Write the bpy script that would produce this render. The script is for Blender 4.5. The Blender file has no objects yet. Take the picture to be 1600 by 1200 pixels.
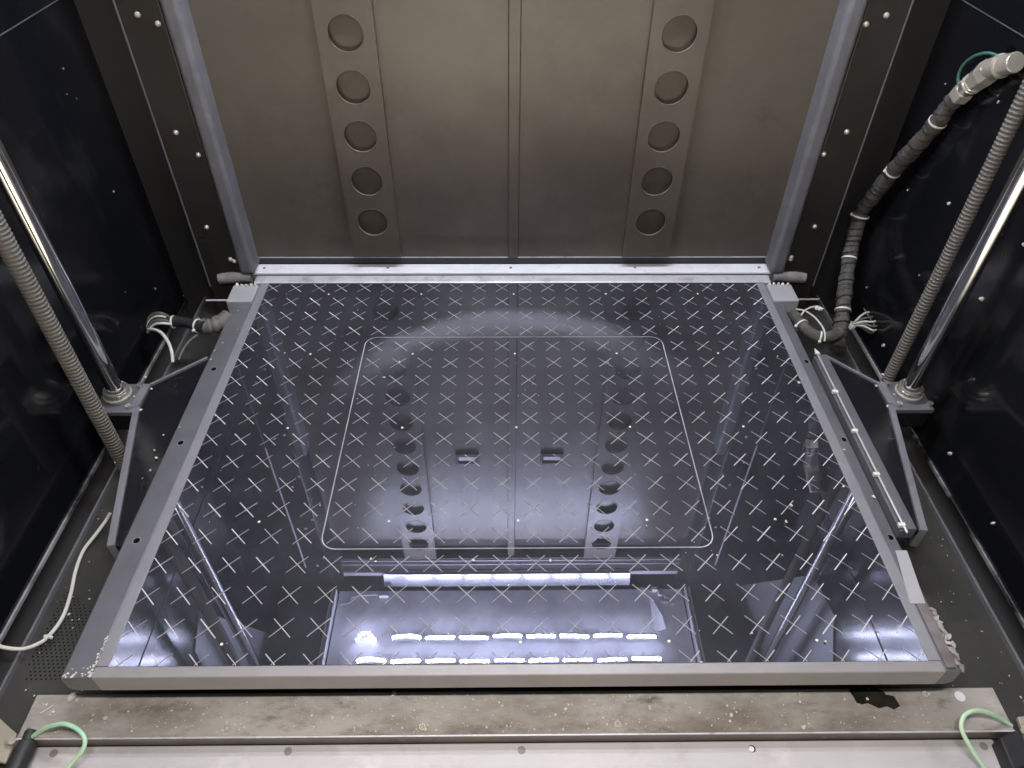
import bpy, bmesh, math, random
from mathutils import Vector, Matrix
S = bpy.context.scene
C = S.collection
R = math.radians
rnd = random.Random(7)

# ------------------------------------------------------------------ camera
CAM = Vector((-0.01234, -0.00036, 0.54304))
PITCH, YAW, ROLL, FPX = 0.744257, 0.0143809, -0.0067897, 1115.77
_f = Vector((math.sin(YAW)*math.cos(PITCH), math.cos(YAW)*math.cos(PITCH), -math.sin(PITCH)))
_r = Vector((math.cos(YAW), -math.sin(YAW), 0))
_d = _f.cross(_r)
CR = math.cos(ROLL)*_r + math.sin(ROLL)*_d
CD = -math.sin(ROLL)*_r + math.cos(ROLL)*_d
cam_data = bpy.data.cameras.new('camera')
cam_data.sensor_width = 36.0
cam_data.lens = FPX/1600*36.0
cam_data.clip_start, cam_data.clip_end = 0.01, 50
cam = bpy.data.objects.new('camera', cam_data)
C.objects.link(cam)
m = Matrix((CR, -CD, -_f)).transposed().to_4x4()
m.translation = CAM
cam.matrix_world = m
S.camera = cam

# ------------------------------------------------------------------ world (the dim room in front of the open door)
W = bpy.data.worlds.new('World')
S.world = W
W.use_nodes = True
W.node_tree.nodes['Background'].inputs[0].default_value = (1.0, 0.93, 0.86, 1)
W.node_tree.nodes['Background'].inputs[1].default_value = 0.10
LED_POWER = 520.0
LED_COLOR = (0.93, 0.95, 1.0)
# warm work lamp over the open door, above the camera
fl_ = bpy.data.lights.new('door_lamp', 'AREA')
fl_.shape = 'RECTANGLE'
fl_.size, fl_.size_y = .34, .03
fl_.energy = 4.0
fl_.spread = math.radians(130)
fl_.color = (1.0, .945, .885)
flo = bpy.data.objects.new('door_lamp', fl_)
flo.location = (0, .07, .76)
flo.rotation_euler = (math.radians(3), 0, 0)
C.objects.link(flo)
# unseen spot added to brighten the outside floor for wall glow and rod highlights
rl_ = bpy.data.lights.new('floor_glow_spot', 'SPOT')
rl_.energy = 3400
rl_.spot_size = math.radians(40)
rl_.spot_blend = 1.0
rl_.shadow_soft_size = .12
rl_.color = (1.0, .90, .74)
rlo = bpy.data.objects.new('floor_glow_spot', rl_)
rlo.location = (0, -1.15, 2.2)
C.objects.link(rlo)
S.view_settings.view_transform = 'Standard'
S.view_settings.look = 'None'
S.view_settings.gamma = 1
S.view_settings.exposure = 0.0
S.render.engine = 'CYCLES'
S.cycles.use_denoising = True
S.cycles.max_bounces = 10
S.cycles.blur_glossy = 0.1
S.cycles.sample_clamp_indirect = 6


def ray(px, py):
    d = CR*((px-800)/FPX) + CD*((py-600)/FPX) + _f
    return d


def on(axis, val, px, py):
    """point of the place seen in the photo at (px, py), on the real plane axis = val"""
    d = ray(px, py)
    t = (val - CAM[axis])/d[axis]
    return CAM + d*t


def az(z, px, py): return on(2, z, px, py)
def ax(x, px, py): return on(0, x, px, py)
def ay(y, px, py): return on(1, y, px, py)


# ------------------------------------------------------------------ materials
def mat(name, col, rough=0.5, metal=0.0, spec=0.5, var=0.0, vscale=12, rvar=0.0, rscale=8,
        bump=0.0, bscale=150, col2=None, dirt=None, coat=0.0, stretch=(1, 1, 1)):
    ma = bpy.data.materials.new(name)
    ma.use_nodes = True
    nt = ma.node_tree
    b = nt.nodes['Principled BSDF']
    L = nt.links.new
    b.inputs['Base Color'].default_value = (*col, 1)
    b.inputs['Roughness'].default_value = rough
    b.inputs['Metallic'].default_value = metal
    b.inputs['Specular IOR Level'].default_value = spec
    b.inputs['Coat Weight'].default_value = coat
    tc = nt.nodes.new('ShaderNodeNewGeometry')
    mp = nt.nodes.new('ShaderNodeMapping')
    mp.inputs['Scale'].default_value = stretch
    L(tc.outputs['Position'], mp.inputs[0])

    def noise(scale, detail=6, r=0.6, off=0):
        n = nt.nodes.new('ShaderNodeTexNoise')
        n.inputs['Scale'].default_value = scale
        n.inputs['Detail'].default_value = detail
        n.inputs['Roughness'].default_value = r
        if off:
            m2 = nt.nodes.new('ShaderNodeMapping')
            m2.inputs['Location'].default_value = (off, off*1.7, off*.3)
            L(mp.outputs[0], m2.inputs[0])
            L(m2.outputs[0], n.inputs['Vector'])
        else:
            L(mp.outputs[0], n.inputs['Vector'])
        return n

    def ramp(src, p0, p1, v0, v1):
        q = nt.nodes.new('ShaderNodeMapRange')
        q.inputs[1].default_value, q.inputs[2].default_value = p0, p1
        q.inputs[3].default_value, q.inputs[4].default_value = v0, v1
        L(src, q.inputs[0])
        return q
    cur = None
    if var or col2:
        n = noise(vscale)
        mx = nt.nodes.new('ShaderNodeMix')
        mx.data_type = 'RGBA'
        c2 = col2 or tuple(c*(1-var) for c in col)
        c1 = col if col2 else tuple(min(1, c*(1+var)) for c in col)
        mx.inputs[6].default_value = (*c1, 1)
        mx.inputs[7].default_value = (*c2, 1)
        q = ramp(n.outputs[0], .35, .65, 0, 1)
        L(q.outputs[0], mx.inputs[0])
        cur = mx.outputs[2]
    if dirt:
        for k, (dc, scale, lo, hi, amt) in enumerate(dirt):
            n = noise(scale, 8, .7, off=3.1*(k+1))
            mx = nt.nodes.new('ShaderNodeMix')
            mx.data_type = 'RGBA'
            if cur:
                L(cur, mx.inputs[6])
            else:
                mx.inputs[6].default_value = (*col, 1)
            mx.inputs[7].default_value = (*dc, 1)
            q = ramp(n.outputs[0], lo, hi, 0, amt)
            L(q.outputs[0], mx.inputs[0])
            cur = mx.outputs[2]
    if cur:
        L(cur, b.inputs['Base Color'])
    if rvar:
        n = noise(rscale, 5, .6, off=9.3)
        q = ramp(n.outputs[0], .3, .7, max(0.02, rough-rvar), min(1, rough+rvar))
        L(q.outputs[0], b.inputs['Roughness'])
    if bump:
        n = noise(bscale, 4, .6, off=5.5)
        bp = nt.nodes.new('ShaderNodeBump')
        bp.inputs['Strength'].default_value = bump
        bp.inputs['Distance'].default_value = 0.001
        L(n.outputs[0], bp.inputs['Height'])
        L(bp.outputs[0], b.inputs['Normal'])
    return ma


def emit(name, col, strength):
    ma = bpy.data.materials.new(name)
    ma.use_nodes = True
    b = ma.node_tree.nodes['Principled BSDF']
    b.inputs['Base Color'].default_value = (.8, .8, .8, 1)
    b.inputs['Emission Color'].default_value = (*col, 1)
    b.inputs['Emission Strength'].default_value = strength
    return ma


M = {}
M['black_sheet'] = mat('black_gloss_sheet', (.007, .0075, .010), .14, spec=.33, rvar=.05, rscale=6, bump=.16, bscale=16,
                       dirt=[((.08, .08, .08), 5, .54, .8, .4), ((.1, .1, .1), 45, .66, .8, .4)])
M['floor'] = mat('dark_floor_sheet', (.032, .032, .030), .5, spec=.4, var=.25, vscale=10, rvar=.15,
                 dirt=[((.10, .095, .085), 14, .55, .8, .6), ((.012, .012, .012), 30, .55, .75, .5)], bump=.15)
M['back'] = mat('warm_grey_paint', (.088, .074, .060), .36, spec=.5, var=.08, vscale=6, rvar=.05, bump=.08, bscale=60,
                dirt=[((.042, .034, .028), 3.2, .43, .66, .8), ((.13, .112, .095), 11, .58, .8, .5), ((.04, .034, .03), 24, .6, .75, .5)])
M['back_dark'] = mat('dark_header_paint', (.03, .029, .03), .45, spec=.4)
M['post'] = mat('brown_black_post', (.022, .0195, .0185), .35, spec=.4, var=.15, rvar=.1, dirt=[((.06, .055, .05), 20, .58, .8, .4)])
M['seal'] = mat('lavender_grey_seal', (.135, .135, .152), .5, spec=.3, var=.12, vscale=40, bump=.1,
                dirt=[((.08, .08, .09), 30, .55, .75, .5)])
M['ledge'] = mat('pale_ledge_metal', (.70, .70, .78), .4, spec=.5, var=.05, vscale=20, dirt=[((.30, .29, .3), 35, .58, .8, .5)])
M['edge_metal'] = mat('worn_edge_metal', (.52, .52, .57), .34, metal=.15, var=.12, vscale=30,
                      dirt=[((.15, .15, .16), 50, .52, .7, .7)], bump=.2)
M['lip'] = mat('grey_frame_lip', (.21, .21, .235), .4, spec=.4, var=.08, vscale=25, dirt=[((.3, .3, .31), 60, .62, .8, .35)], bump=.06)
M['bar'] = mat('grey_frame_bar', (.115, .116, .134), .42, spec=.45, var=.14, vscale=14, rvar=.12,
               dirt=[((.24, .24, .25), 70, .62, .78, .4), ((.06, .06, .07), 16, .52, .75, .5)], bump=.1)
M['front_rail'] = mat('front_rail_metal', (.228, .218, .228), .42, metal=.0, var=.06, vscale=30, rvar=.08, bump=.06)
M['sill'] = mat('stained_sill_metal', (.35, .325, .308), .5, spec=.4, var=.16, vscale=7, rvar=.15,
                dirt=[((.46, .43, .40), 30, .52, .72, .6), ((.13, .106, .08), 7, .45, .60, .85), ((.08, .066, .052), 34, .56, .68, .75), ((.2, .17, .13), 90, .55, .7, .6), ((.62, .6, .55), 180, .68, .75, .8)],
                bump=.25, bscale=90, stretch=(.6, 1.3, 1))
M['threshold'] = mat('pale_threshold_metal', (.41, .392, .408), .45, spec=.4, var=.05, vscale=9,
                     dirt=[((.56, .54, .53), 14, .56, .7, .8), ((.30, .275, .27), 22, .55, .72, .6)], bump=.08)
M['arm'] = mat('black_bracket_plate', (.010, .010, .013), .25, spec=.3, rvar=.06, dirt=[((.05, .05, .055), 18, .6, .8, .4)])
M['arm_edge'] = mat('grey_bracket_edge', (.16, .16, .185), .45, var=.12, vscale=30)
M['steel'] = mat('bright_steel', (.60, .59, .56), .24, metal=.8, var=.08, rvar=.06)
M['chrome'] = mat('chrome_rod', (.85, .85, .85), .10, metal=1.0)
M['nickel'] = mat('nickel_fitting', (.80, .76, .67), .20, metal=.62, var=.06, rvar=.08)
M['hose'] = mat('grey_corrugated_plastic', (.135, .128, .118), .55, spec=.3, var=.1, vscale=20)
M['sleeve'] = mat('charcoal_braided_sleeve', (.085, .080, .075), .8, spec=.2, var=.3, vscale=120, bump=.8, bscale=500)
M['black_rubber'] = mat('black_rubber', (.022, .022, .024), .5, spec=.3, var=.2, vscale=30)
M['white_plastic'] = mat('white_nylon', (.72, .71, .68), .45, spec=.4, var=.06)
M['white_wire'] = mat('white_wire_insulation', (.6, .59, .56), .5, spec=.3)
M['green_wire'] = mat('pale_green_wire_insulation', (.33, .62, .45), .45, spec=.4, col2=(.55, .66, .48), vscale=22)
M['dark_green'] = mat('green_wire_insulation', (.06, .17, .125), .45, spec=.4)
M['crumb'] = mat('white_plastic_crumb', (.58, .56, .51), .5, spec=.4)
M['mark'] = mat('etched_line', (.36, .36, .40), .42, metal=.35, spec=.3, var=.2, vscale=60)
M['hole'] = mat('dark_hole', (.004, .004, .0045), .9, spec=0)
M['plug'] = mat('grey_plug', (.20, .185, .18), .5)
M['label'] = mat('grey_label', (.34, .34, .37), .6, var=.05)
M['wood'] = mat('torn_foam', (.15, .13, .135), .8, var=.3, vscale=40, bump=.6)
M['foam_pale'] = mat('torn_pale_foam', (.28, .26, .255), .8, var=.35, vscale=70, bump=1, bscale=300)
M['foam_end'] = mat('grey_foam', (.18, .176, .174), .8, var=.3, vscale=50, bump=.6, bscale=200)
M['rim'] = mat('worn_hole_rim', (.13, .113, .097), .5, spec=.2, var=.2, vscale=60)
M['flange'] = mat('worn_black_flange', (.30, .30, .32), .4, var=.2, vscale=30, dirt=[((.01, .01, .012), 6, .42, .56, 1.0)])
M['sill_face'] = mat('brown_sill_face', (.13, .115, .10), .5, var=.2, vscale=20, dirt=[((.35, .33, .3), 60, .62, .75, .8)])
M['flake'] = mat('black_flake', (.018, .016, .014), .3, spec=.5, var=.5, vscale=60, bump=1, bscale=120)
M['ceil'] = mat('ceiling_sheet', (.70, .71, .80), .4, spec=.4, var=.3, vscale=9, dirt=[((.6, .6, .66), 12, .6, .8, .5)])
M['ceil_dark'] = mat('dark_ceiling_sheet', (.03, .03, .034), .45, var=.2)
M['liner'] = mat('grey_side_liner', (.18, .18, .195), .5, var=.08, vscale=5)
M['rail'] = mat('ceiling_rail_metal', (.55, .55, .58), .35, metal=.3)
M['diffuser'] = mat('white_reflector', (.75, .75, .80), .35, var=.05)
M['corner_plate'] = mat('beige_corner_plate', (.36, .33, .27), .45, metal=.2, var=.15, vscale=25)
M['ground'] = mat('ground_outside', (.62, .60, .55), .7)
M['led'] = emit('led_light', LED_COLOR, LED_POWER)
M['polished'] = mat('polished_reflector', (.50, .50, .55), .13, metal=.85, var=.05)
M['pcb'] = mat('led_backing_tape', (.22, .22, .23), .5)


def mirror_glass():
    ma = bpy.data.materials.new('black_mirror_glass')
    ma.use_nodes = True
    nt = ma.node_tree
    L = nt.links.new
    b = nt.nodes['Principled BSDF']
    out = nt.nodes['Material Output']
    b.inputs['Base Color'].default_value = (.22, .23, .315, 1)
    b.inputs['Metallic'].default_value = 1
    b.inputs['Roughness'].default_value = .012
    geo = nt.nodes.new('ShaderNodeNewGeometry')
    # wiped dust: an arc left by a cloth, broken up by noise
    mp = nt.nodes.new('ShaderNodeMapping')
    mp.inputs['Location'].default_value = (0, -.565/.16, 0)
    mp.inputs['Scale'].default_value = (1/.20, 1/.16, 0)
    L(geo.outputs['Position'], mp.inputs[0])
    ln = nt.nodes.new('ShaderNodeVectorMath')
    ln.operation = 'LENGTH'
    L(mp.outputs[0], ln.inputs[0])
    n1 = nt.nodes.new('ShaderNodeTexNoise')
    n1.inputs['Scale'].default_value = 14
    n1.inputs['Detail'].default_value = 7
    L(geo.outputs['Position'], n1.inputs['Vector'])
    add = nt.nodes.new('ShaderNodeMath')
    add.operation = 'MULTIPLY_ADD'
    L(n1.outputs[0], add.inputs[0])
    add.inputs[1].default_value = .22
    L(ln.outputs['Value'], add.inputs[2])
    cr = nt.nodes.new('ShaderNodeValToRGB')
    e = cr.color_ramp.elements
    e[0].position, e[0].color = .80, (0, 0, 0, 1)
    e[1].position, e[1].color = .98, (1, 1, 1, 1)
    k = e.new(1.10)
    k.position = 1.0
    k.color = (.9, .9, .9, 1)
    L(add.outputs[0], cr.inputs[0])
    edge = nt.nodes.new('ShaderNodeMapRange')
    edge.inputs[1].default_value, edge.inputs[2].default_value = 1.06, 1.16
    edge.inputs[3].default_value, edge.inputs[4].default_value = 1, 0
    L(add.outputs[0], edge.inputs[0])
    sp = nt.nodes.new('ShaderNodeSeparateXYZ')
    L(geo.outputs['Position'], sp.inputs[0])
    yy = nt.nodes.new('ShaderNodeMapRange')
    yy.inputs[1].default_value, yy.inputs[2].default_value = .56, .68
    L(sp.outputs[1], yy.inputs[0])
    xx = nt.nodes.new('ShaderNodeMapRange')
    xx.inputs[1].default_value, xx.inputs[2].default_value = .08, .17
    xx.inputs[3].default_value, xx.inputs[4].default_value = 1, .35
    L(sp.outputs[0], xx.inputs[0])

    def mul(a, c):
        q = nt.nodes.new('ShaderNodeMath')
        q.operation = 'MULTIPLY'
        L(a, q.inputs[0])
        if isinstance(c, float):
            q.inputs[1].default_value = c
        else:
            L(c, q.inputs[1])
        return q.outputs[0]
    arc = mul(mul(mul(mul(cr.outputs[0], edge.outputs[0]), yy.outputs[0]), xx.outputs[0]), .20)
    n2 = nt.nodes.new('ShaderNodeTexNoise')
    n2.inputs['Scale'].default_value = 9
    n2.inputs['Detail'].default_value = 9
    n2.inputs['Roughness'].default_value = .68
    L(geo.outputs['Position'], n2.inputs['Vector'])
    r2 = nt.nodes.new('ShaderNodeMapRange')
    r2.inputs[1].default_value, r2.inputs[2].default_value = .35, .75
    r2.inputs[3].default_value, r2.inputs[4].default_value = .038, .095
    L(n2.outputs[0], r2.inputs[0])
    tot = nt.nodes.new('ShaderNodeMath')
    L(arc, tot.inputs[0])
    L(r2.outputs[0], tot.inputs[1])
    df = nt.nodes.new('ShaderNodeBsdfDiffuse')
    df.inputs[0].default_value = (.40, .415, .51, 1)
    mx = nt.nodes.new('ShaderNodeMixShader')
    L(tot.outputs[0], mx.inputs[0])
    L(b.outputs[0], mx.inputs[1])
    L(df.outputs[0], mx.inputs[2])
    L(mx.outputs[0], out.inputs[0])
    rr = nt.nodes.new('ShaderNodeMapRange')
    rr.inputs[1].default_value, rr.inputs[2].default_value = .35, .75
    rr.inputs[3].default_value, rr.inputs[4].default_value = .006, .022
    L(n2.outputs[0], rr.inputs[0])
    L(rr.outputs[0], b.inputs['Roughness'])
    n3 = nt.nodes.new('ShaderNodeTexNoise')
    n3.inputs['Scale'].default_value = 6
    n3.inputs['Detail'].default_value = 1
    L(geo.outputs['Position'], n3.inputs['Vector'])
    bp = nt.nodes.new('ShaderNodeBump')
    bp.inputs['Strength'].default_value = .06
    bp.inputs['Distance'].default_value = .001
    L(n3.outputs[0], bp.inputs['Height'])
    L(bp.outputs[0], b.inputs['Normal'])
    return ma


M['glass'] = mirror_glass()


# ------------------------------------------------------------------ mesh helpers
def wloc(o):
    p = Vector((0, 0, 0))
    while o is not None:
        p = p + o.location
        o = o.parent
    return p


class MB:
    def __init__(s):
        s.v, s.f = [], []

    def add(s, vs, fs):
        n = len(s.v)
        s.v += [Vector(v) for v in vs]
        s.f += [tuple(i+n for i in f) for f in fs]
        return s

    def box(s, x0, x1, y0, y1, z0, z1):
        return s.add([(x0, y0, z0), (x1, y0, z0), (x1, y1, z0), (x0, y1, z0), (x0, y0, z1), (x1, y0, z1), (x1, y1, z1), (x0, y1, z1)],
                     [(3, 2, 1, 0), (4, 5, 6, 7), (0, 1, 5, 4), (1, 2, 6, 5), (2, 3, 7, 6), (3, 0, 4, 7)])

    def prism(s, pts, off):
        """closed polygon of 3-D points pushed along off"""
        n = len(pts)
        off = Vector(off)
        p = [Vector(q) for q in pts]
        s.add(p + [q+off for q in p], [])
        b = len(s.v)-2*n
        nrm = sum(((p[i]-p[0]).cross(p[(i+1) % n]-p[0]) for i in range(n)), Vector())
        flip = nrm.dot(off) > 0
        a = list(range(b, b+n))
        c = list(range(b+n, b+2*n))
        s.f.append(tuple(reversed(a)) if flip else tuple(a))
        s.f.append(tuple(c) if flip else tuple(reversed(c)))
        for i in range(n):
            j = (i+1) % n
            q = (a[i], a[j], c[j], c[i])
            s.f.append(q if flip else tuple(reversed(q)))
        return s

    def cyl(s, p0, p1, r0, r1=None, n=16, rot=0.0):
        r1 = r0 if r1 is None else r1
        p0, p1 = Vector(p0), Vector(p1)
        d = (p1-p0).normalized()
        u = d.orthogonal().normalized()
        w = d.cross(u)
        vs = []
        for p, r in ((p0, r0), (p1, r1)):
            for k in range(n):
                a = 2*math.pi*k/n+rot
                vs.append(p+u*math.cos(a)*r+w*math.sin(a)*r)
        fs = [(k, (k+1) % n, n+(k+1) % n, n+k) for k in range(n)]
        fs += [tuple(reversed(range(n))), tuple(range(n, 2*n))]
        return s.add(vs, fs)

    def tube(s, pts, r, n=10, sub=8):
        P = [Vector(p) for p in pts]
        rs = r if isinstance(r, (list, tuple)) else [r]*len(P)
        if sub > 1 and len(P) > 2:
            Q, RR = [], []
            for i in range(len(P)-1):
                a, b, c, d = P[max(i-1, 0)], P[i], P[i+1], P[min(i+2, len(P)-1)]
                for k in range(sub):
                    t = k/sub
                    Q.append(.5*((2*b)+(c-a)*t+(2*a-5*b+4*c-d)*t*t+(3*b-a-3*c+d)*t**3))
                    RR.append(rs[i]*(1-t)+rs[i+1]*t)
            Q.append(P[-1])
            RR.append(rs[-1])
            P, rs = Q, RR
        u = None
        vs = []
        for i, p in enumerate(P):
            t = (P[min(i+1, len(P)-1)]-P[max(i-1, 0)]).normalized()
            if u is None:
                u = t.orthogonal().normalized()
            u = (u-t*u.dot(t)).normalized()
            w = t.cross(u)
            for k in range(n):
                a = 2*math.pi*k/n
                vs.append(p+(u*math.cos(a)+w*math.sin(a))*rs[i])
        fs = []
        for i in range(len(P)-1):
            for k in range(n):
                fs.append((i*n+k, i*n+(k+1) % n, (i+1)*n+(k+1) % n, (i+1)*n+k))
        fs += [tuple(reversed(range(n))), tuple(range((len(P)-1)*n, len(P)*n))]
        return s.add(vs, fs)

    def ring(s, c, axis, r, t, n=24, m=8):
        c, d = Vector(c), Vector(axis).normalized()
        u = d.orthogonal().normalized()
        w = d.cross(u)
        vs, fs = [], []
        for i in range(n):
            a = 2*math.pi*i/n
            q = u*math.cos(a)+w*math.sin(a)
            for k in range(m):
                b = 2*math.pi*k/m
                vs.append(c+q*(r+t*math.cos(b))+d*t*math.sin(b))
        for i in range(n):
            for k in range(m):
                fs.append((i*m+k, ((i+1) % n)*m+k, ((i+1) % n)*m+(k+1) % m, i*m+(k+1) % m))
        return s.add(vs, fs)

    def lump(s, c, r, sq=(1, 1, 1), seed=None):
        """a small irregular crumb"""
        q = seed or rnd
        t = (1+5**.5)/2
        iv = [(-1, t, 0), (1, t, 0), (-1, -t, 0), (1, -t, 0), (0, -1, t), (0, 1, t), (0, -1, -t), (0, 1, -t), (t, 0, -1), (t, 0, 1), (-t, 0, -1), (-t, 0, 1)]
        ifc = [(0, 11, 5), (0, 5, 1), (0, 1, 7), (0, 7, 10), (0, 10, 11), (1, 5, 9), (5, 11, 4), (11, 10, 2), (10, 7, 6), (7, 1, 8),
               (3, 9, 4), (3, 4, 2), (3, 2, 6), (3, 6, 8), (3, 8, 9), (4, 9, 5), (2, 4, 11), (6, 2, 10), (8, 6, 7), (9, 8, 1)]
        rot = Matrix.Rotation(q.random()*6.28, 3, 'Z')
        c = Vector(c)
        vs = []
        for v in iv:
            v = Vector(v).normalized()*r*(.6+.7*q.random())
            vs.append(c+rot @ Vector((v.x*sq[0], v.y*sq[1], v.z*sq[2])))
        return s.add(vs, ifc)

    def build(s, name, material, parent=None, bevel=0.0, seg=2, angle=35, kind=None):
        me = bpy.data.meshes.new(name)
        o0 = wloc(parent) if parent else Vector((0, 0, 0))
        me.from_pydata([tuple(v-o0) for v in s.v], [], s.f)
        me.materials.append(M[material])
        me.polygons.foreach_set('use_smooth', [True]*len(me.polygons))
        me.set_sharp_from_angle(angle=R(angle))
        me.update()
        o = bpy.data.objects.new(name, me)
        C.objects.link(o)
        if parent:
            o.parent = parent
        if bevel:
            b = o.modifiers.new('bevel', 'BEVEL')
            b.width = bevel
            b.segments = seg
            b.limit_method = 'ANGLE'
            b.angle_limit = R(40)
            b.harden_normals = True
        if kind:
            o['kind'] = kind
        return o


def thing(name, label, cat, loc=(0, 0, 0), group=None):
    o = bpy.data.objects.new(name, None)
    o.empty_display_size = .02
    o.location = loc
    o['label'] = label
    o['category'] = cat
    if group:
        o['group'] = group
    C.objects.link(o)
    return o


def tag(o, label, cat, group=None):
    o['label'] = label
    o['category'] = cat
    if group:
        o['group'] = group
    return o


def struct(name, mb, material, **k):
    return mb.build(name, material, kind='structure', **k)


def part_copy(src, parent, loc):
    o = src.copy()
    C.objects.link(o)
    o.parent = parent
    o.location = Vector(loc)-wloc(parent)
    return o


def plate_holes(mb, x0, x1, zs, cells, cx, r, y0, y1, n=32):
    """upright plate (facing -y) with a row of round through holes; cells = z limits of each hole's cell"""
    for zc, (za, zb) in zip(zs, cells):
        fr, bk, inn, inb = [], [], [], []
        for k in range(n):
            a = 2*math.pi*k/n
            ca, sa = math.cos(a), math.sin(a)
            inn.append((cx+ca*r, y0, zc+sa*r))
            inb.append((cx+ca*r, y1, zc+sa*r))
            tx = ((x1-cx) if ca > 0 else (cx-x0))/max(abs(ca), 1e-9)
            tz = ((zb-zc) if sa > 0 else (zc-za))/max(abs(sa), 1e-9)
            t = min(tx, tz)
            fr.append((cx+ca*t, y0, zc+sa*t))
        base = len(mb.v)
        mb.add(fr+inn+inb, [])
        for k in range(n):
            j = (k+1) % n
            mb.f.append((base+k, base+j, base+n+j, base+n+k))
            mb.f.append((base+n+k, base+n+j, base+2*n+j, base+2*n+k))
        # the four corner triangles between neighbouring boundary points
        for (sx, sz) in ((x1, zb), (x0, zb), (x0, za), (x1, za)):
            for k in range(n):
                j = (k+1) % n
                p, q = fr[k], fr[j]
                if (abs(p[0]-sx) < 1e-7 and abs(q[2]-sz) < 1e-7 and abs(p[2]-sz) > 1e-7 and abs(q[0]-sx) > 1e-7) or \
                   (abs(q[0]-sx) < 1e-7 and abs(p[2]-sz) < 1e-7 and abs(q[2]-sz) > 1e-7 and abs(p[0]-sx) > 1e-7):
                    mb.add([(sx, y0, sz)], [])
                    mb.f.append((base+k, len(mb.v)-1, base+j))


# ================================================================== SETTING
FZ = -.070                                    # chamber floor
WX = .475                                     # side walls
YB = .8215                                     # front of the channels on the back wall
struct('ground', MB().box(-3, 3, -3, 3, -.36, -.35), 'ground')
floor = struct('floor', MB().box(-.445, .445, .212, .90, FZ-.004, FZ), 'floor', bevel=.0015)
MB().box(-.4455, -.4430, .2121, .899, FZ, FZ+.005).build('floor_lip', 'bar', floor)
MB().box(.4430, .4455, .2121, .899, FZ, FZ+.005).build('floor_lip', 'bar', floor)
MB().box(-.50, .50, .14, .92, -.115, -.110).build('drip_tray', 'back_dark', floor)
# perforated patch: little round vents pressed into the floor
pf = MB()
for i in range(9):
    for j in range(26):
        x = -.4335+.0042*i+(.0021 if j % 2 else 0)
        y = .287+.0034*j
        if (j > 17 and i > 9-(j-17)) or (j < 4 and i < 1):
            continue
        c = Vector((x, y, FZ+.0004))
        k0 = len(pf.v)
        pf.add([(c.x+.0008*math.cos(a*math.pi/4), c.y+.0008*math.sin(a*math.pi/4), c.z) for a in range(8)], [tuple(range(8))])
pf.build('vent_hole', 'hole', floor, kind='stuff')

wall = {}
for s_, nm in ((-1, 'wall_left'), (1, 'wall_right')):
    x = s_*WX
    w = struct(nm, MB().box(min(x, x+s_*.006), max(x, x+s_*.006), .15, .90, FZ-.004, .80), 'black_sheet', bevel=.001)
    wall[s_] = w
    MB().box(min(x-s_*.0025, x), max(x-s_*.0025, x), .15, .879, FZ-.006, FZ-.001).build('bottom_flange', 'flange', w, bevel=.0008)
    MB().box(min(x-s_*.001, x), max(x-s_*.001, x), .15, .879, .3316, .3322).build('panel_seam', 'bar', w)
    MB().box(min(s_*.410, x), max(s_*.410, x), .882, .888, FZ, .80).build('corner_return', 'black_sheet', w)

back = struct('back_wall', MB().box(-.48, .48, .850, .856, -.10, .80), 'back_dark')
for s_ in (-1, 1):
    MB().box(min(s_*.0060, s_*.352), max(s_*.0060, s_*.352), .8305, .8375, .0125, .640).build('back_panel', 'back', back, bevel=.0015)
MB().box(-.352, .352, .8335, .8385, .0005, .0120).build('bottom_groove', 'back_dark', back)
for s_ in (-1, 1):
    MB().box(min(s_*.0068, s_*.345), max(s_*.0068, s_*.345), .8296, .8304, .0118, .0130).build('panel_edge', 'edge_metal', back)
ss = MB().box(-.0065, .0065, .8285, .8385, .0125, .693)
ss.build('seam_strip', 'back', back, bevel=.0008)
MB().box(-.352, .352, .826, .8385, .6975, .752).build('header', 'back_dark', back, bevel=.002)
for zz in (.7025, .716):
    MB().box(-.345, .345, .8235, .8262, zz, zz+.0018).build('header_trim', 'rail', back)
# ceiling (seen mirrored in the plate)
struct('ceiling', MB().box(-.48, .48, .17, .90, .772, .780), 'ceil_dark')
CP = thing('ceiling_panel', 'bluish grey ceiling sheet carrying the two rows of lamps', 'ceiling panel', (0, .60, .772))
MB().box(-.352, .352, .30, .795, .767, .7719).build('sheet', 'ceil', CP, bevel=.001)
for s_ in (-1, 1):
    for dx in (0, .0065):
        x = s_*(.3565+dx)
        MB().box(x-.0016, x+.0016, .30, .79, .7500, .7719).build('side_rail', 'diffuser', CP, bevel=.0005)

# ================================================================== LAMPS
def led_row(y, label, first_x, count):
    t = thing('led_strip', label, 'lamp', (0, y, .767), 'rows of white lamps under the ceiling')
    pitch, ln = .0655, .0552
    q = random.Random(int(y*1000))
    for k in range(count):
        x0 = first_x+pitch*k
        base = MB()
        bulbs = MB()
        nb = 13
        zz = .7655
        dy = (q.random()-.5)*.0035
        sl = (q.random()-.5)*.006
        arch = (.004 if k < 1 else .001)
        for i in range(nb):
            u = (i+.5)/nb
            px = x0+ln*u
            py = y+dy+sl*(u-.5)+arch*4*u*(1-u)
            pz = zz-.0022
            bulbs.cyl((px, py, pz), (px, py, pz-.0026), .0023, .0014, 8)
        base.box(x0-.001, x0+ln+.001, y+dy-.0032-abs(sl)/2, y+dy+.0032+abs(sl)/2+arch, zz-.0021, zz+.0012)
        b = base.build('lamp_backing', 'pcb', t)
        bulbs.build('led_segment', 'led', t)
    return t


led_row(.690, 'row of white lamps under the ceiling with a loose curled end, nearer the back wall', -.232, 8)
led_row(.642, 'row of white lamps under the ceiling farther from the back wall', -.2945, 9)
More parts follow.
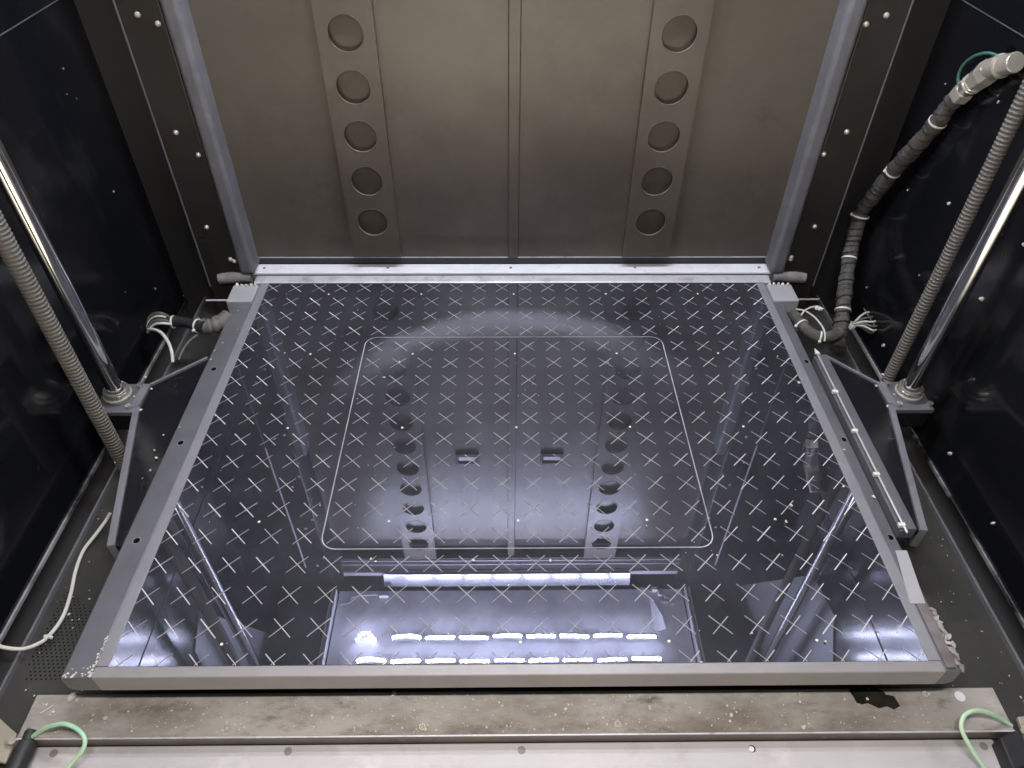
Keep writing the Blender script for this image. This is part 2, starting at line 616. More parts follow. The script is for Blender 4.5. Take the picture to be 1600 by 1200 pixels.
# loose curled tail of the rear row
t = thing('loose_led_tail', 'short curled loose end of lamp tape left of the rear lamp row', 'lamp', (-.285, .690, .767))
cb = MB()
for i in range(7):
    a = i/6
    x, y = -.30+.034*a, .686+.010*math.sin(a*math.pi)
    cb.cyl((x, y, .7640-.006*math.sin(a*math.pi)), (x, y, .7600-.006*math.sin(a*math.pi)), .0024, .0014, 8)
cb.build('led_segment', 'led', t)
MB().tube([(-.304, .684, .766), (-.295, .690, .7625), (-.284, .6965, .7612), (-.272, .693, .7625), (-.262, .686, .766)], .0022, 6).build('tape', 'pcb', t)
# white reflector bar along the top of the back wall
t = thing('reflector_bar', 'polished reflector bar along the top edge of the back wall', 'reflector', (0, .81, .745))
MB().prism([(-.262, .8030, .7655), (-.262, .8155, .7385), (-.262, .8180, .7390), (-.262, .8055, .7660)], (.508, 0, 0)).build('reflector_face', 'polished', t, bevel=.0008)
MB().box(-.345, .345, .8200, .8258, .7392, .7505).build('reflector_backing', 'rail', t)
# bits of wiring hardware at the back corners of the ceiling
t = thing('ceiling_connector', 'cluster of pale wiring connectors at the back right of the ceiling', 'connector', (.30, .77, .766))
for k, (x, y, w, d) in enumerate(((.288, .786, .012, .008), (.300, .775, .009, .011), (.312, .768, .010, .008), (.304, .760, .016, .005), (.322, .757, .008, .010))):
    MB().box(x, x+w, y, y+d, .7555+.001*k, .7665).build('connector_body', 'diffuser', t, bevel=.0015)
MB().tube([(.262, .792, .762), (.276, .790, .758), (.290, .789, .760)], .004, 8).build('lead', 'hose', t)
MB().prism([(.284, .782, .7665), (.300, .730, .7560), (.302, .700, .7540), (.280, .700, .7665)], (0, 0, .0008)).build('curled_sheet', 'diffuser', t)
t = thing('ceiling_bracket', 'thin bent steel bracket at the back left of the ceiling', 'bracket', (-.30, .77, .766))
MB().tube([(-.345, .762, .762), (-.325, .764, .760), (-.324, .776, .760), (-.300, .780, .758), (-.272, .781, .758)], .0022, 6, 1).build('rod', 'rail', t)
MB().box(-.268, -.250, .778, .781, .757, .7665).build('tab', 'diffuser', t)

# ================================================================== BACK WALL THINGS
HZ = [.0704+.0572*k for k in range(11)]
for s_, lab in ((-1, 'left upright grey steel channel with a single row of round holes on the back wall'),
                (1, 'right upright grey steel channel with a single row of round holes on the back wall')):
    cx = s_*.1800-.002
    t = thing('perforated_channel', lab, 'steel channel', (cx, YB, .0), 'perforated channels on the back wall')
    x0, x1 = cx-.0315, cx+.0315
    mb = MB()
    cells = [((.0180 if k == 0 else (HZ[k-1]+HZ[k])/2), ((HZ[k]+HZ[k+1])/2 if k < 10 else .692)) for k in range(11)]
    plate_holes(mb, x0, x1, HZ, cells, cx, .0196, YB, YB+.002)
    mb.build('perforated_face', 'back', t)
    rim = MB()
    n_ = 32
    vs = []
    for k in range(n_):
        a = 2*math.pi*k/n_
        for r_, y_ in ((.0197, -.0003), (.0193, -.0003), (.0193, .0026), (.0197, .0026)):
            vs.append((r_*math.cos(a), y_, r_*math.sin(a)))
    rim.add(vs, [(k*4+c, ((k+1) % n_)*4+c, ((k+1) % n_)*4+(c+1) % 4, k*4+(c+1) % 4) for k in range(n_) for c in range(4)])
    for k in range(11):
        if k == 0:
            r0 = rim.build('hole_rim', 'rim', None)
            r0.parent = t
            r0.location = Vector((cx, YB, HZ[0]))-wloc(t)
        else:
            part_copy(r0, t, (cx, YB, HZ[k]))
    mb = MB()
    mb.box(x0, x0+.0015, YB+.0001, .8302, .0180, .692)
    mb.build('flange', 'back', t)
    mb = MB()
    mb.box(x1-.0015, x1, YB+.0001, .8302, .0180, .692)
    mb.build('flange', 'back', t)
    MB().box(x0, x1, YB+.0001, .8302, .6921, .6935).build('end_cap', 'back', t)
for cx, lab in ((-.0775, 'recessed latch pull on the left half of the back wall'), (.070, 'recessed latch pull on the right half of the back wall')):
    t = thing('latch_pull', lab, 'latch', (cx, .83, .395), 'recessed latch pulls')
    mb = MB()
    for a, b, c_, d in ((-.020, -.016, -.012, .014), (.016, .020, -.012, .014), (-.016, .016, -.012, -.008), (-.016, .016, .011, .014)):
        mb.box(cx+a, cx+b, .8255, .8304, .395+c_, .395+d)
    mb.build('bezel', 'post', t, bevel=.001)
    MB().box(cx-.0159, cx+.0159, .8290, .8303, .3871, .4059).build('recess', 'hole', t)
    MB().box(cx-.0150, cx+.0150, .8262, .8288, .390, .400).build('flap', 'ledge', t, bevel=.001)

# corner posts ----------------------------------------------------
scr = MB()
scr.cyl((0, 0, 0), (0, -.0016, 0), .0031, .0026, 14)
scr.cyl((0, -.0016, 0), (0, -.0026, 0), .0024, .0012, 14)
screw_src = scr.build('screw', 'nickel')
first = [True]


def screw(parent, loc, rot=None, scale=1.0):
    if first[0]:
        o = screw_src
        first[0] = False
        o.parent = parent
        o.location = Vector(loc)-wloc(parent)
    else:
        o = part_copy(screw_src, parent, loc)
    o.rotation_euler = rot or (0, 0, 0)
    o.scale = (scale,)*3
    return o


PS = {-1: [(215, 23), (247, 37), (275, 207), (310, 242), (323, 355), (360, 405), (373, 408)],
      1: [(1353, 38), (1385, 24), (1287, 241), (1323, 206), (1273, 354), (1222, 405), (1235, 402)]}
for s_, lab in ((-1, 'left dark corner post with pale seal strip and screws beside the back wall'),
                (1, 'right dark corner post with pale seal strip and screws beside the back wall')):
    t = thing('corner_post', lab, 'post', (s_*.385, .81, FZ), 'corner posts of the back wall')
    a, b = sorted((s_*.3460, s_*.3662))
    MB().box(a, b, .8200, .8480, .3655, .771).build('upper_cover', 'post', t)
    a, b = sorted((s_*.3655, s_*.412))
    MB().box(a, b, .808, .881, FZ, .771).build('post_body', 'post', t, bevel=.0022, seg=3)
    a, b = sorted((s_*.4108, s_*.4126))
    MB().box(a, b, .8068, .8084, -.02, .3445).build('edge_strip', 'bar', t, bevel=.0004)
    MB().box(a-.0003, b+.0003, .8066, .8084, .3450, .700).build('edge_strip', 'ledge', t, bevel=.0004)  # upper length paler: the gleam close to the lamps is put into its colour
    a, b = sorted((s_*.3452, s_*.3652))
    MB().box(a, b, .8035, .845, .001, .365).build('seal_strip', 'seal', t, bevel=.006, seg=4)
    for p in PS[s_]:
        q = ay(.808, *p)
        if abs(q.x) < .3690:
            q.x = s_*.3692
        screw(t, (q.x, .808, q.z))
        # holes higher up the same post, in the mirror only
    for k in range(4):
        for dx, dz in ((.3875, 0), (.3700, -.028)):
            z = .322+.124*(k+1)+dz
            if z < .76:
                screw(t, (s_*dx, .808, z))

# ledge under the back wall ---------------------------------------
t = thing('back_ledge', 'pale horizontal metal ledge with small screws along the foot of the back wall', 'ledge', (0, .82, 0))
MB().box(-.3555, .3555, .8115, .8330, -.0035, 0).build('flange', 'ledge', t, bevel=.0008)
MB().box(-.36, .36, .8075, .8112, -.012, -.004).build('groove_strip', 'bar', t)
for x, px in ((-.338, 413), (-.1705, 606), (-.0033, 798), (.1663, 992), (.3365, 1186)):
    o = MB().cyl((x, .8232, 0), (x, .8232, .0009), .0022, .0018, 12).build('screw_head', 'plug', t)
for s_ in (-1, 1):
    pts = [(s_*.352, .809, -.006), (s_*.366, .810, -.005), (s_*.382, .808, -.005), (s_*.396, .806, -.006)]
    MB().tube(pts, [.0075, .0082, .0085, .0070], 14, 5).build('foam_end', 'foam_end', t)

# ================================================================== BUILD PLATE
GX, GY0, GY1 = .3227, .2640, .7872
bp = thing('build_plate', 'large black mirror glass plate etched with rows of crosses in a grey frame', 'machine plate', (0, .525, -.02))
glass = MB().box(-GX, GX, GY0, GY1, -.006, 0).build('glass_panel', 'glass', bp)


def groove(mb, a, b, w=.00065, h=.0003, pitch=.0006):
    """engraved line: a flat strip whose surface carries fine chatter ridges running across it"""
    a, b = Vector((a[0], a[1], 0)), Vector((b[0], b[1], 0))
    d = (b-a)
    if d.length < 1e-4:
        return
    n = max(2, int(d.length/pitch))*2
    t = d.normalized()
    q = Vector((-t.y, t.x, 0))*w
    vs = []
    for k in range(n+1):
        z = Vector((0, 0, .00006 if k % 2 == 0 else h))
        p = a+d*(k/n)+z
        vs += [p-q, p+q]
    mb.add(vs, [(2*k, 2*k+2, 2*k+3, 2*k+1) for k in range(n)])


def clip(a, b):
    t0, t1 = 0.0, 1.0
    for i, lo, hi in ((0, -GX+.0003, GX-.0003), (1, GY0+.0003, GY1-.0003)):
        d = b[i]-a[i]
        ta, tb = (lo-a[i])/d, (hi-a[i])/d
        if ta > tb:
            ta, tb = tb, ta
        t0, t1 = max(t0, ta), min(t1, tb)
    if t1 <= t0:
        return None
    return tuple((a[0]+(b[0]-a[0])*t, a[1]+(b[1]-a[1])*t) for t in (t0, t1))


cm = MB()
for k in range(-11, 11):
    for i in range(-1, 17):
        x, y = (k+.5)*.03, .7458-.03*i
        for sgn in (-1, 1):
            h = .0082+rnd.uniform(-.0004, .0004)
            jx, jy = rnd.uniform(-.0003, .0003), rnd.uniform(-.0003, .0003)
            c = clip((x-h+jx, y-sgn*h+jy), (x+h+jx, y+sgn*h+jy))
            if c:
                groove(cm, *c, w=.00041*rnd.uniform(.75, 1.2))
cm.build('cross_mark', 'mark', glass, kind='stuff')
ol = MB()
ox0, ox1, oy0, oy1, rr = -.1785, .1775, .3715, .6730, .014
P = []
for (cx, cy, a0) in ((ox1-rr, oy1-rr, 0), (ox0+rr, oy1-rr, 90), (ox0+rr, oy0+rr, 180), (ox1-rr, oy0+rr, 270)):
    for k in range(7):
        a = R(a0+15*k)
        P.append((cx+rr*math.cos(a), cy+rr*math.sin(a)))
for i in range(len(P)):
    groove(ol, P[i], P[(i+1) % len(P)], w=.0005, h=.0002)
ol.build('outline_mark', 'mark', glass)
al = MB()
for i in range(-2, 3):
    for j in range(0, 5):
        x, y = .12*i, .282+.12*j
        al.cyl((x, y, 0), (x, y, .0005), .0013, .0009, 10)
al.build('alignment_dot', 'white_plastic', glass, kind='stuff')
# frame
MB().box(-.3330, .3330, .2545, GY0, -.0215, .0008).build('front_rail', 'front_rail', bp, bevel=.0014)
br = MB().box(-.3450, .3450, GY1, .8062, -.018, .0008).build('back_rail', 'edge_metal', bp, bevel=.004, seg=3)
for s_ in (-1, 1):
    a, b = sorted((s_*GX, s_*.3329))
    MB().box(a, b, GY0, GY1, -.018, .0007).build('side_lip', 'lip', bp, bevel=.0008)
    xa, xb = .3330, (.3578 if s_ < 0 else .3464)
    lo = -.0225
    pr = [(s_*xa, .2552, .0002), (s_*xb, .2552, -.0022), (s_*xb, .2552, lo+.004), (s_*(xb-.005), .2552, lo), (s_*xa, .2552, lo)]
    sb = MB().prism(pr, (0, .533, 0)).build('side_bar', 'bar', bp, bevel=.0012)
    for px, py in ([(337, 577), (283, 692), (213, 845)] if s_ < 0 else [(1312, 687), (1383, 840), (1283, 565)]):
        p = az(-.0010, px, py)
        p.x = s_*(.3455 if s_ < 0 else .3400)
        hz = .0002-.0024*(abs(p.x)-xa)/(xb-xa)
        h = MB()
        h.cyl((p.x, p.y, hz-.001), (p.x, p.y, hz+.00025), .0033, .0033, 18)
        h.build('bolt_hole', 'hole', bp)
        MB().ring((p.x, p.y, hz), (0, 0, 1), .0034, .0005, 20, 6).build('hole_rim', 'lip', bp)
    a, b = sorted((s_*.3335, s_*.3665))
    blk = MB().box(a, b, .7415, .7785, -.016, .0035).build('end_block', 'label', bp, bevel=.0015)
    MB().cyl((s_*.3660, .752, -.002), (s_*.396, .752, -.002), .0012, n=8).build('pin', 'nickel' if s_ > 0 else 'edge_metal', blk)
    for k in range(5):
        MB().lump((s_*(.337+.006*k), .777+rnd.uniform(-.001, .001), .0045), .0022).build('glue_bead', 'white_plastic', blk)
# worn corner of the left bar, the small pale label and torn foam on the right bar
wc = MB()
for k in range(22):
    u = rnd.random()
    x = -.334-.022*u
    y = .2556+abs(rnd.gauss(0, .004))+(.006 if u < .15 else 0)*rnd.random()*3
    wc.lump((x, y, -.0021*u+.0006), rnd.uniform(.0004, .0008), (1.6, 1, .25))
for k in range(60):
    y = .2556+.034*rnd.random()**1.6
    wc.lump((-.3338+rnd.gauss(0, .0006), y, .0006), rnd.uniform(.0003, .0006), (.7, 2.2, .3))
wc.build('chipped_paint', 'white_wire', bp, kind='stuff')
p = [az(.0012, *q) for q in ((1399, 860), (1417, 860), (1446, 943), (1422, 943))]
sl = MB().prism([(v.x, v.y, .0006) for v in p], (0, 0, .0007)).build('sticker', 'label', bp)
f0 = MB().box(.3340, .3425, .2580, .3128, .0003, .0016).build('foam_strip', 'wood', bp)
fp = MB()
q = random.Random(5)
for k in range(30):
    y = .2575+.053*k/30
    fp.lump((.3462+q.uniform(-.0028, .0028), y, -.001+q.uniform(-.002, .002)), q.uniform(.0014, .0026), (1, 1.6, .5), q)
fp.build('torn_foam', 'foam_pale', bp, kind='stuff')

# ================================================================== SUPPORT BRACKETS, RODS, HOSES
for s_, side in ((-1, 'left'), (1, 'right')):
    t = thing('support_bracket', f'black triangular support bracket bolted to the {side} side of the plate', 'bracket',
              (s_*.40, .55, -.02), 'plate support brackets')
    if s_ < 0:
        poly = [(-.4105, .594), (-.3605, .641), (-.3580, .628), (-.3600, .380), (-.3665, .380), (-.4100, .560)]
    else:
        poly = [(.4105, .594), (.3680, .641), (.3675, .628), (.3675, .392), (.3735, .392), (.4100, .560)]
    MB().prism([(x, y, -.006) for x, y in poly], (0, 0, -.006)).build('arm_plate', 'arm', t, bevel=.0008)
    # upstanding edge flange
    e0 = [(s_*.4100, .560), (s_*(.3660 if s_ < 0 else .3735), .380 if s_ < 0 else .392)]
    d = Vector((e0[1][0]-e0[0][0], e0[1][1]-e0[0][1], 0)).normalized()
    n = Vector((-d.y, d.x, 0))
    if n.x*s_ < 0:
        n = -n
    th = .0068
    a, b = Vector((*e0[0], -.030)), Vector((*e0[1], -.030))
    MB().prism([a, b, b+n*th, a+n*th], (0, 0, .0265)).build('edge_flange', 'arm_edge', t, bevel=.0008)
    e1 = [(s_*.4105, .594), (s_*(.3605 if s_ < 0 else .3680), .641)]
    a, b = Vector((*e1[0], -.016)), Vector((*e1[1], -.016))
    d = (b-a).normalized()
    n = Vector((-d.y, d.x, 0))
    if n.y < 0:
        n = -n
    MB().prism([a, b, b+n*.0028, a+n*.0028], (0, 0, .0125)).build('rear_flange', 'arm_edge', t, bevel=.0006)
    a, b = sorted((s_*.4105, s_*.4580))
    MB().box(a, b, .5520, .5940, -.034, -.0102).build('bearing_body', 'arm', t, bevel=.002)
    blk = MB().box(a, b, .5500, .5960, -.010, -.004).build('bearing_plate', 'bar', t, bevel=.001)
    MB().prism([(s_*.4102, .5605, -.0040), (s_*.4102, .5945, -.0040), (s_*.4190, .5945, -.0040), (s_*.4190, .5560, -.0040)], (0, 0, .0012)).build('corner_web', 'arm_edge', t)
    RX, RY = s_*.4372, .5735
    MB().cyl((RX, RY, -.004), (RX, RY, .007), .0136, .0130, 28).build('bearing_housing', 'steel', t, bevel=.001)
    MB().ring((RX, RY, .0085), (0, 0, 1), .0118, .0014, 28, 8).build('seal_ring', 'steel', t)
    MB().ring((RX, RY, .0015), (0, 0, 1), .0140, .0010, 28, 8).build('retaining_ring', 'nickel', t)
    for dx, dy in ((-.017, -.017), (.017, -.017), (.017, .017), (-.017, .017)):
        MB().cyl((RX+dx, RY+dy, -.004), (RX+dx, RY+dy, .0005), .0032, n=12).build('bolt_head', 'steel', t)
    g = thing('guide_rod', f'polished chrome guide rod standing on the {side} side of the plate', 'rod', (RX, RY, FZ), 'chrome guide rods')
    MB().cyl((RX, RY, FZ), (RX, RY, .7715), .0084, n=32).build('rod', 'chrome', g)
    # corrugated hose
    hx, hy = (-.433, .527) if s_ < 0 else (.437, .6165)
    h = MB()
    nring = 205
    vs, fs, nn = [], [], 18
    zt, zb = .771, FZ
    prof = []
    step = (zt-zb)/nring
    for k in range(nring):
        z = zb+step*k
        for f, rr_ in ((0, .0072), (.25, .0085), (.6, .0087), (.82, .0074)):
            prof.append((z+step*f, rr_*(.93 if s_ < 0 else .78)))
    for (z, rr_) in prof:
        ox = .0016*math.sin(z*7+s_)
        for j in range(nn):
            a = 2*math.pi*j/nn
            vs.append((hx+ox+rr_*math.cos(a), hy+rr_*math.sin(a), z))
    for i in range(len(prof)-1):
        for j in range(nn):
            fs.append((i*nn+j, i*nn+(j+1) % nn, (i+1)*nn+(j+1) % nn, (i+1)*nn+j))
    h.add(vs, fs)
    tag(h.build('corrugated_hose', 'hose', angle=50), f'grey corrugated hose running upright beside the {side} chrome rod', 'hose', 'corrugated hoses')
    # grey liner higher on the side wall
    a, b = sorted((s_*.4748, s_*.4728))
    ln = MB()
    if s_ < 0:
        ln.prism([(a, .515, .47), (a, .565, .44), (a, .70, .765), (a, .50, .765)], (b-a, 0, 0))
    else:
        ln.prism([(a, .49, .48), (a, .54, .42), (a, .62, .44), (a, .80, .765), (a, .49, .765)], (b-a, 0, 0))
    tag(ln.build('wall_liner', 'liner'), f'pale grey liner sheet high on the {side} side wall', 'liner sheet', 'side wall liner sheets')

# right hand cable trunking on the plate edge
t = thing('sensor_track', 'thin grey track with bright wire and four white clips beside the plate', 'track', (.36, .515, -.01))
MB().box(.3532, .3678, .3895, .6390, -.013, -.0022).build('track_base', 'bar', t, bevel=.0006)
MB().box(.3580, .3678, .3896, .6389, -.0021, .0006).build('outer_strip', 'bar', t, bevel=.0008)
MB().tube([(.3566, .642, .0008), (.3563, .636, .0012), (.3562, .50, .0012), (.3561, .395, .0012), (.3575, .3890, .0002), (.3590, .3885, -.004)], .0010, 8, 3).build('bright_wire', 'rail', t)
for (px, py) in ((1305, 612), (1335, 673), (1368, 741), (1407, 820)):
    p = az(.001, px, py)
    MB().box(.3520, .3582, p.y-.0020, p.y+.0020, -.0015, .0026).build('clip', 'white_plastic', t, bevel=.0006)
MB().prism([(.3535, .6385, .0002), (.3595, .6385, .0002), (.3560, .6480, .0002)], (0, 0, .002)).build('end_clip', 'white_plastic', t)

# ================================================================== CABLES
def along(P, z0=None):
    return [Vector(p) for p in P]


cpx = [(1497, 150, .464), (1480, 168, .463), (1465, 190, .462), (1430, 230, .460), (1395, 268, .458), (1362, 310, .455), (1344, 337, .452), (1331, 385, .447),
       (1327, 404, .444), (1321, 445, .436), (1317, 485, .428), (1312, 520, .420), (1308, 548, .412)]
CB = [ax(x, px, py) for px, py, x in cpx]
t = thing('sheathed_cable', 'thick dark sleeved cable with white ties hanging down the right wall', 'cable', CB[-1])
# sleeve with slight ridges where the tape laps
pts, rs = [], []
for i in range(len(CB)-1):
    a, b, c, d = CB[max(i-1, 0)], CB[i], CB[i+1], CB[min(i+2, len(CB)-1)]
    for k in range(6):
        u = k/6
        pts.append(.5*((2*b)+(c-a)*u+(2*a-5*b+4*c-d)*u*u+(3*b-a-3*c+d)*u**3))
        q = .0092+.0007*math.sin(len(pts)*1.9)+.0004*math.sin(len(pts)*.7)
        if i < 2:
            q *= .93
        rs.append(q)
MB().tube(pts, rs, 16, 1).build('sleeve', 'sleeve', t, angle=70)
# tape wound round the sleeve in an open spiral
hx_, u_ = [], None
ph = 0.0
for i in range(3, len(pts)-1):
    t_ = (pts[i+1]-pts[i]).normalized()
    if u_ is None:
        u_ = t_.orthogonal().normalized()
    u_ = (u_-t_*u_.dot(t_)).normalized()
    w_ = t_.cross(u_)
    sg = (pts[i+1]-pts[i]).length
    nsub = max(2, int(sg/.0006))
    for k in range(nsub):
        ph += 2*math.pi*(sg/nsub)/(.010+.004*math.sin(i*.9))
        c_ = pts[i].lerp(pts[i+1], k/nsub)
        hx_.append(c_+(u_*math.cos(ph)+w_*math.sin(ph))*(rs[i]+.0001))
MB().tube(hx_, .0009, 5, 1).build('spiral_wrap', 'black_rubber', t)


def tie(parent, P, i, r, tail=True, m_='white_plastic'):
    a = Vector(P[i])
    d = (Vector(P[min(i+1, len(P)-1)])-Vector(P[max(i-1, 0)])).normalized()
    mb = MB()
    u = d.orthogonal().normalized()
    w = d.cross(u)
    n = 20
    for (r0, r1, h) in ((r, r+.0008, .0010),):
        vs = []
        for k in range(n):
            an = 2*math.pi*k/n
            e = u*math.cos(an)+w*math.sin(an)
            vs += [a+e*r0-d*h, a+e*r1-d*h, a+e*r1+d*h, a+e*r0+d*h]
        fs = []
        for k in range(n):
            j = (k+1) % n
            for c in range(4):
                fs.append((k*4+c, j*4+c, j*4+(c+1) % 4, k*4+(c+1) % 4))
        mb.add(vs, fs)
    if tail:
        side = (CR*-1 - d*(CR*-1).dot(d)).normalized()
        c = a+side*(r+.0012)
        mb.lump(c, .0024, (1, 1, 1), random.Random(3))
    return mb.build('cable_tie', m_, parent)


for px, py in ((1465, 190), (1397, 266), (1344, 337), (1327, 404), (1317, 483)):
    i = min(range(len(pts)), key=lambda k: ((pts[k]-CAM).normalized()-ray(px, py).normalized()).length)
    tie(t, pts, i, rs[i]+.0003, tail=(px in (1397, 1344)))

# nickel gland where it leaves the wall
G = [ax(.4625, 1498, 150), ax(.4625, 1510, 139), ax(.4625, 1518, 132), ax(.4625, 1523, 128), ax(.4625, 1532, 122), ax(.4625, 1540, 115), ax(.4625, 1550, 108), ax(.4625, 1565, 103), ax(.464, 1588, 97)]
t = thing('cable_gland', 'shiny nickel elbow cable fitting high on the right wall', 'cable fitting', G[-1])
MB().cyl(G[0], G[1], 0.0112, n=6).build('clamp_nut', 'nickel', t, bevel=.0008)
MB().cyl(G[1], G[3], 0.0094, n=20).build('neck', 'steel', t)
MB().ring(G[2], G[3]-G[1], 0.0096, .0011, 20, 6).build('thread', 'nickel', t)
MB().ring((G[2]+G[3])/2+(G[3]-G[2])*.3, G[3]-G[1], 0.0096, .0011, 20, 6).build('thread', 'nickel', t)
MB().cyl(G[3], G[5], 0.0106, .0124, 6).build('body_nut', 'nickel', t, bevel=.0008)
MB().cyl(G[5], G[6], 0.0124, .0116, 6).build('body_nut', 'nickel', t, bevel=.0008)
MB().cyl(G[6], G[7], 0.0108, n=24).build('elbow', 'nickel', t, bevel=.0008)
MB().cyl(G[7], G[8], 0.0096, n=24).build('spigot', 'nickel', t, bevel=.0015)
MB().ring(G[7], G[8]-G[6], 0.0102, .0014, 24, 8).build('collar', 'nickel', t)
hc = ax(.4748, 1578, 86)
MB().cyl((.4745, hc.y, hc.z), (.4752, hc.y, hc.z), .0085, n=20).build('wall_hole', 'hole', wall[1])
L_ = [ax(.463, 1500, 138), ax(.461, 1497, 122), ax(.459, 1504, 103), ax(.458, 1520, 89), ax(.458, 1540, 83), ax(.460, 1556, 86), ax(.463, 1563, 94)]
tag(MB().tube(L_, .0015, 8).build('earth_wire', 'dark_green'), 'thin dark green wire looped over the nickel cable fitting', 'wire')

# small elbow cable at the foot of the thick one
sp = [(1234, 484), (1243, 495), (1253, 508), (1266, 520), (1281, 527), (1297, 526), (1312, 520)]
SC = [az(-.018, *q) for q in sp]
t = thing('small_sleeved_cable', 'short curved grey sleeved cable with white ties beside the right rear plate corner', 'cable', SC[0])
MB().tube(SC, .0072, 12, 6).build('sleeve', 'sleeve', t, angle=70)
for px, py in ((1240, 488), (1257, 508), (1288, 529)):
    i = min(range(len(SC)), key=lambda k: ((SC[k]-CAM).normalized()-ray(px, py).normalized()).length)
    tie(t, SC, i, .0076)
MB().tube([az(-.008, *q) for q in ((1244, 483), (1258, 486), (1272, 495), (1284, 509), (1289, 522), (1288, 533))], .0011, 6).build('white_tail', 'white_wire', t)
MB().tube([az(-.006, *q) for q in ((1252, 492), (1258, 485), (1268, 480), (1278, 479), (1284, 482))], .0012, 6).build('white_tail', 'white_wire', t)
e_ = MB()
for k in range(4):
    v = az(-.005, 1275+3*k, 481+k)
    e_.lump(v, .0025)
e_.build('solder_blob', 'white_plastic', t)
# fan of grey wires going into the right wall
t = thing('wire_fan', 'fan of short white and grey wires entering the right wall', 'wires', ax(.44, 1330, 507))
a = ax(.445, 1331, 508)
for k, (px, py) in enumerate(((1352, 489), (1357, 496), (1362, 503), (1364, 510), (1363, 516), (1359, 520))):
    b = ax(.468, px, py)
    mid = (a+b)/2+Vector((0, 0, .003))
    MB().tube([a, mid, b, b+Vector((.008, .004, -.002))], .0014, 6, 4).build('wire', 'white_wire' if k % 2 == 0 else 'hose', t)
MB().cyl(ax(.443, 1327, 510), ax(.447, 1334, 507), .0062, .0050, 10).build('tie_wrap', 'white_plastic', t)
MB().tube([ax(.47, 1350, 482), ax(.47, 1358, 495), ax(.47, 1368, 510)], .0008, 5).build('slot_edge', 'seal', t)

# left rear cable
t = thing('left_rear_cable', 'black cable and ribbed sleeve leaving the left wall behind the plate', 'cable', az(0, 300, 505))
MB().tube([az(0, *q) for q in ((262, 503), (278, 502), (295, 505), (309, 509), (318, 511))], [.0068, .0066, .0064, .0068, .0075], 12, 5).build('black_jacket', 'black_rubber', t)
rp = [az(-.004, *q) for q in ((308, 509), (322, 511), (336, 508), (348, 502), (358, 494))]
pts2, rs2 = [], []
for i in range(len(rp)-1):
    for k in range(6):
        pts2.append(rp[i].lerp(rp[i+1], k/6))
        rs2.append(.0096+.0011*math.sin(len(pts2)*1.6))
MB().tube(pts2, rs2, 14, 1).build('ribbed_sleeve', 'hose', t, angle=60)
LC = [az(0, *q) for q in ((262, 503), (271, 503), (280, 503))]
tie(t, LC, 1, .0072)
LC = [az(0, *q) for q in ((300, 507), (309, 509), (318, 511))]
tie(t, LC, 1, .0080)
for k in range(7):
    o = 3.2*k-9
    P = [az(.002, 268, 502+o*.45), az(.006, 254, 497+o*.8), az(.002, 241, 498+o*.9), az(-.006, 233, 506+o*1.0), az(-.010, 231, 514+o*.5)]
    MB().tube(P, .0016, 6, 4).build('wire', ('hose', 'sleeve', 'white_wire', 'black_rubber')[k % 4], t)
MB().box(-.386, -.3585, .716, .738, -.022, -.016).build('cable_shelf', 'lip', t, bevel=.001)
W1 = [az(z, px, py) for z, px, py in ((-.003, 232, 515), (.004, 241, 515), (.006, 252, 520), (.002, 262, 533), (-.004, 268, 549), (-.012, 270, 566))]
tag(MB().tube(W1, .0019, 8).build('white_wire', 'white_wire'), 'thick white wire curving down from the left wall cable', 'wire')
W2 = [az(z, px, py) for z, px, py in ((-.014, 279, 562), (-.010, 287, 545), (-.008, 297, 532), (-.008, 309, 523))]
tag(MB().tube(W2, .0012, 8).build('white_wire', 'hose'), 'thin grey wire curving up behind the left bracket', 'wire')

# white lead lying on the floor at lower left
t = thing('white_lead', 'white lead with a tie crossing the floor and lower left wall', 'wire', az(-.065, 110, 930))
WL = [az(-.052, 172, 802), az(-.058, 165, 814), az(-.062, 148, 837), az(-.066, 130, 861), az(-.0675, 118, 893), az(-.0675, 110, 930), az(-.067, 97, 966), az(-.064, 75, 995), az(-.060, 55, 1008), az(-.058, 32, 1014), az(-.050, 0, 1010), az(-.045, -40, 995)]
MB().tube(WL, .0017, 8).build('lead', 'white_wire', t)
kb = MB()
for k in range(4):
    kb.lump(az(-.062, 70+3*k, 994+2*(k % 2)), .0019)
kb.build('cable_tie', 'white_plastic', t)

# ================================================================== FRONT SILL
SZ = -.050
t = thing('front_sill', 'stained beige metal sill with screws and white crumbs below the plate', 'sill', (0, .25, SZ))
MB().box(-.401, .398, .2302, .2648, SZ-.0025, SZ).build('sill_plate', 'sill', t, bevel=.0008)
MB().box(-.401, .398, .2287, .2301, SZ-.013, SZ-.0006).build('sill_lip', 'sill_face', t)
MB().box(-.401, .398, .2286, .2300, SZ-.0005, SZ+.0006).build('sill_edge', 'edge_metal', t, bevel=.0003)
MB().box(-.401, .398, .2649, .2662, SZ-.020, SZ-.0008).build('rear_fold', 'back_dark', t)
for px, py in ((355, 1138), (660, 1136), (965, 1132), (1265, 1132), (1248, 1077), (1441, 1075), (957, 1082), (665, 1083), (770, 1084)):
    p = az(SZ, px, py)
    p.y = min(p.y, .2592)
    MB().ring((p.x, p.y, SZ+.0004), (0, 0, 1), .0022, .0007, 16, 6).build('socket_screw', 'nickel', t)
for px, py in ((1497, 1082), (1337, 1129)):
    p = az(SZ, px, py)
    p.y = min(p.y, .2575)
    p.x = min(p.x, .389)
    MB().cyl((p.x, p.y, SZ-.001), (p.x, p.y, SZ+.0003), .0042, n=14).build('filled_hole', 'plug' if py > 1100 else 'ledge', t)
t = thing('threshold', 'pale grey threshold strip with round plugs along the bottom of the opening', 'threshold', (0, .215, -.062))
TZ = -.062
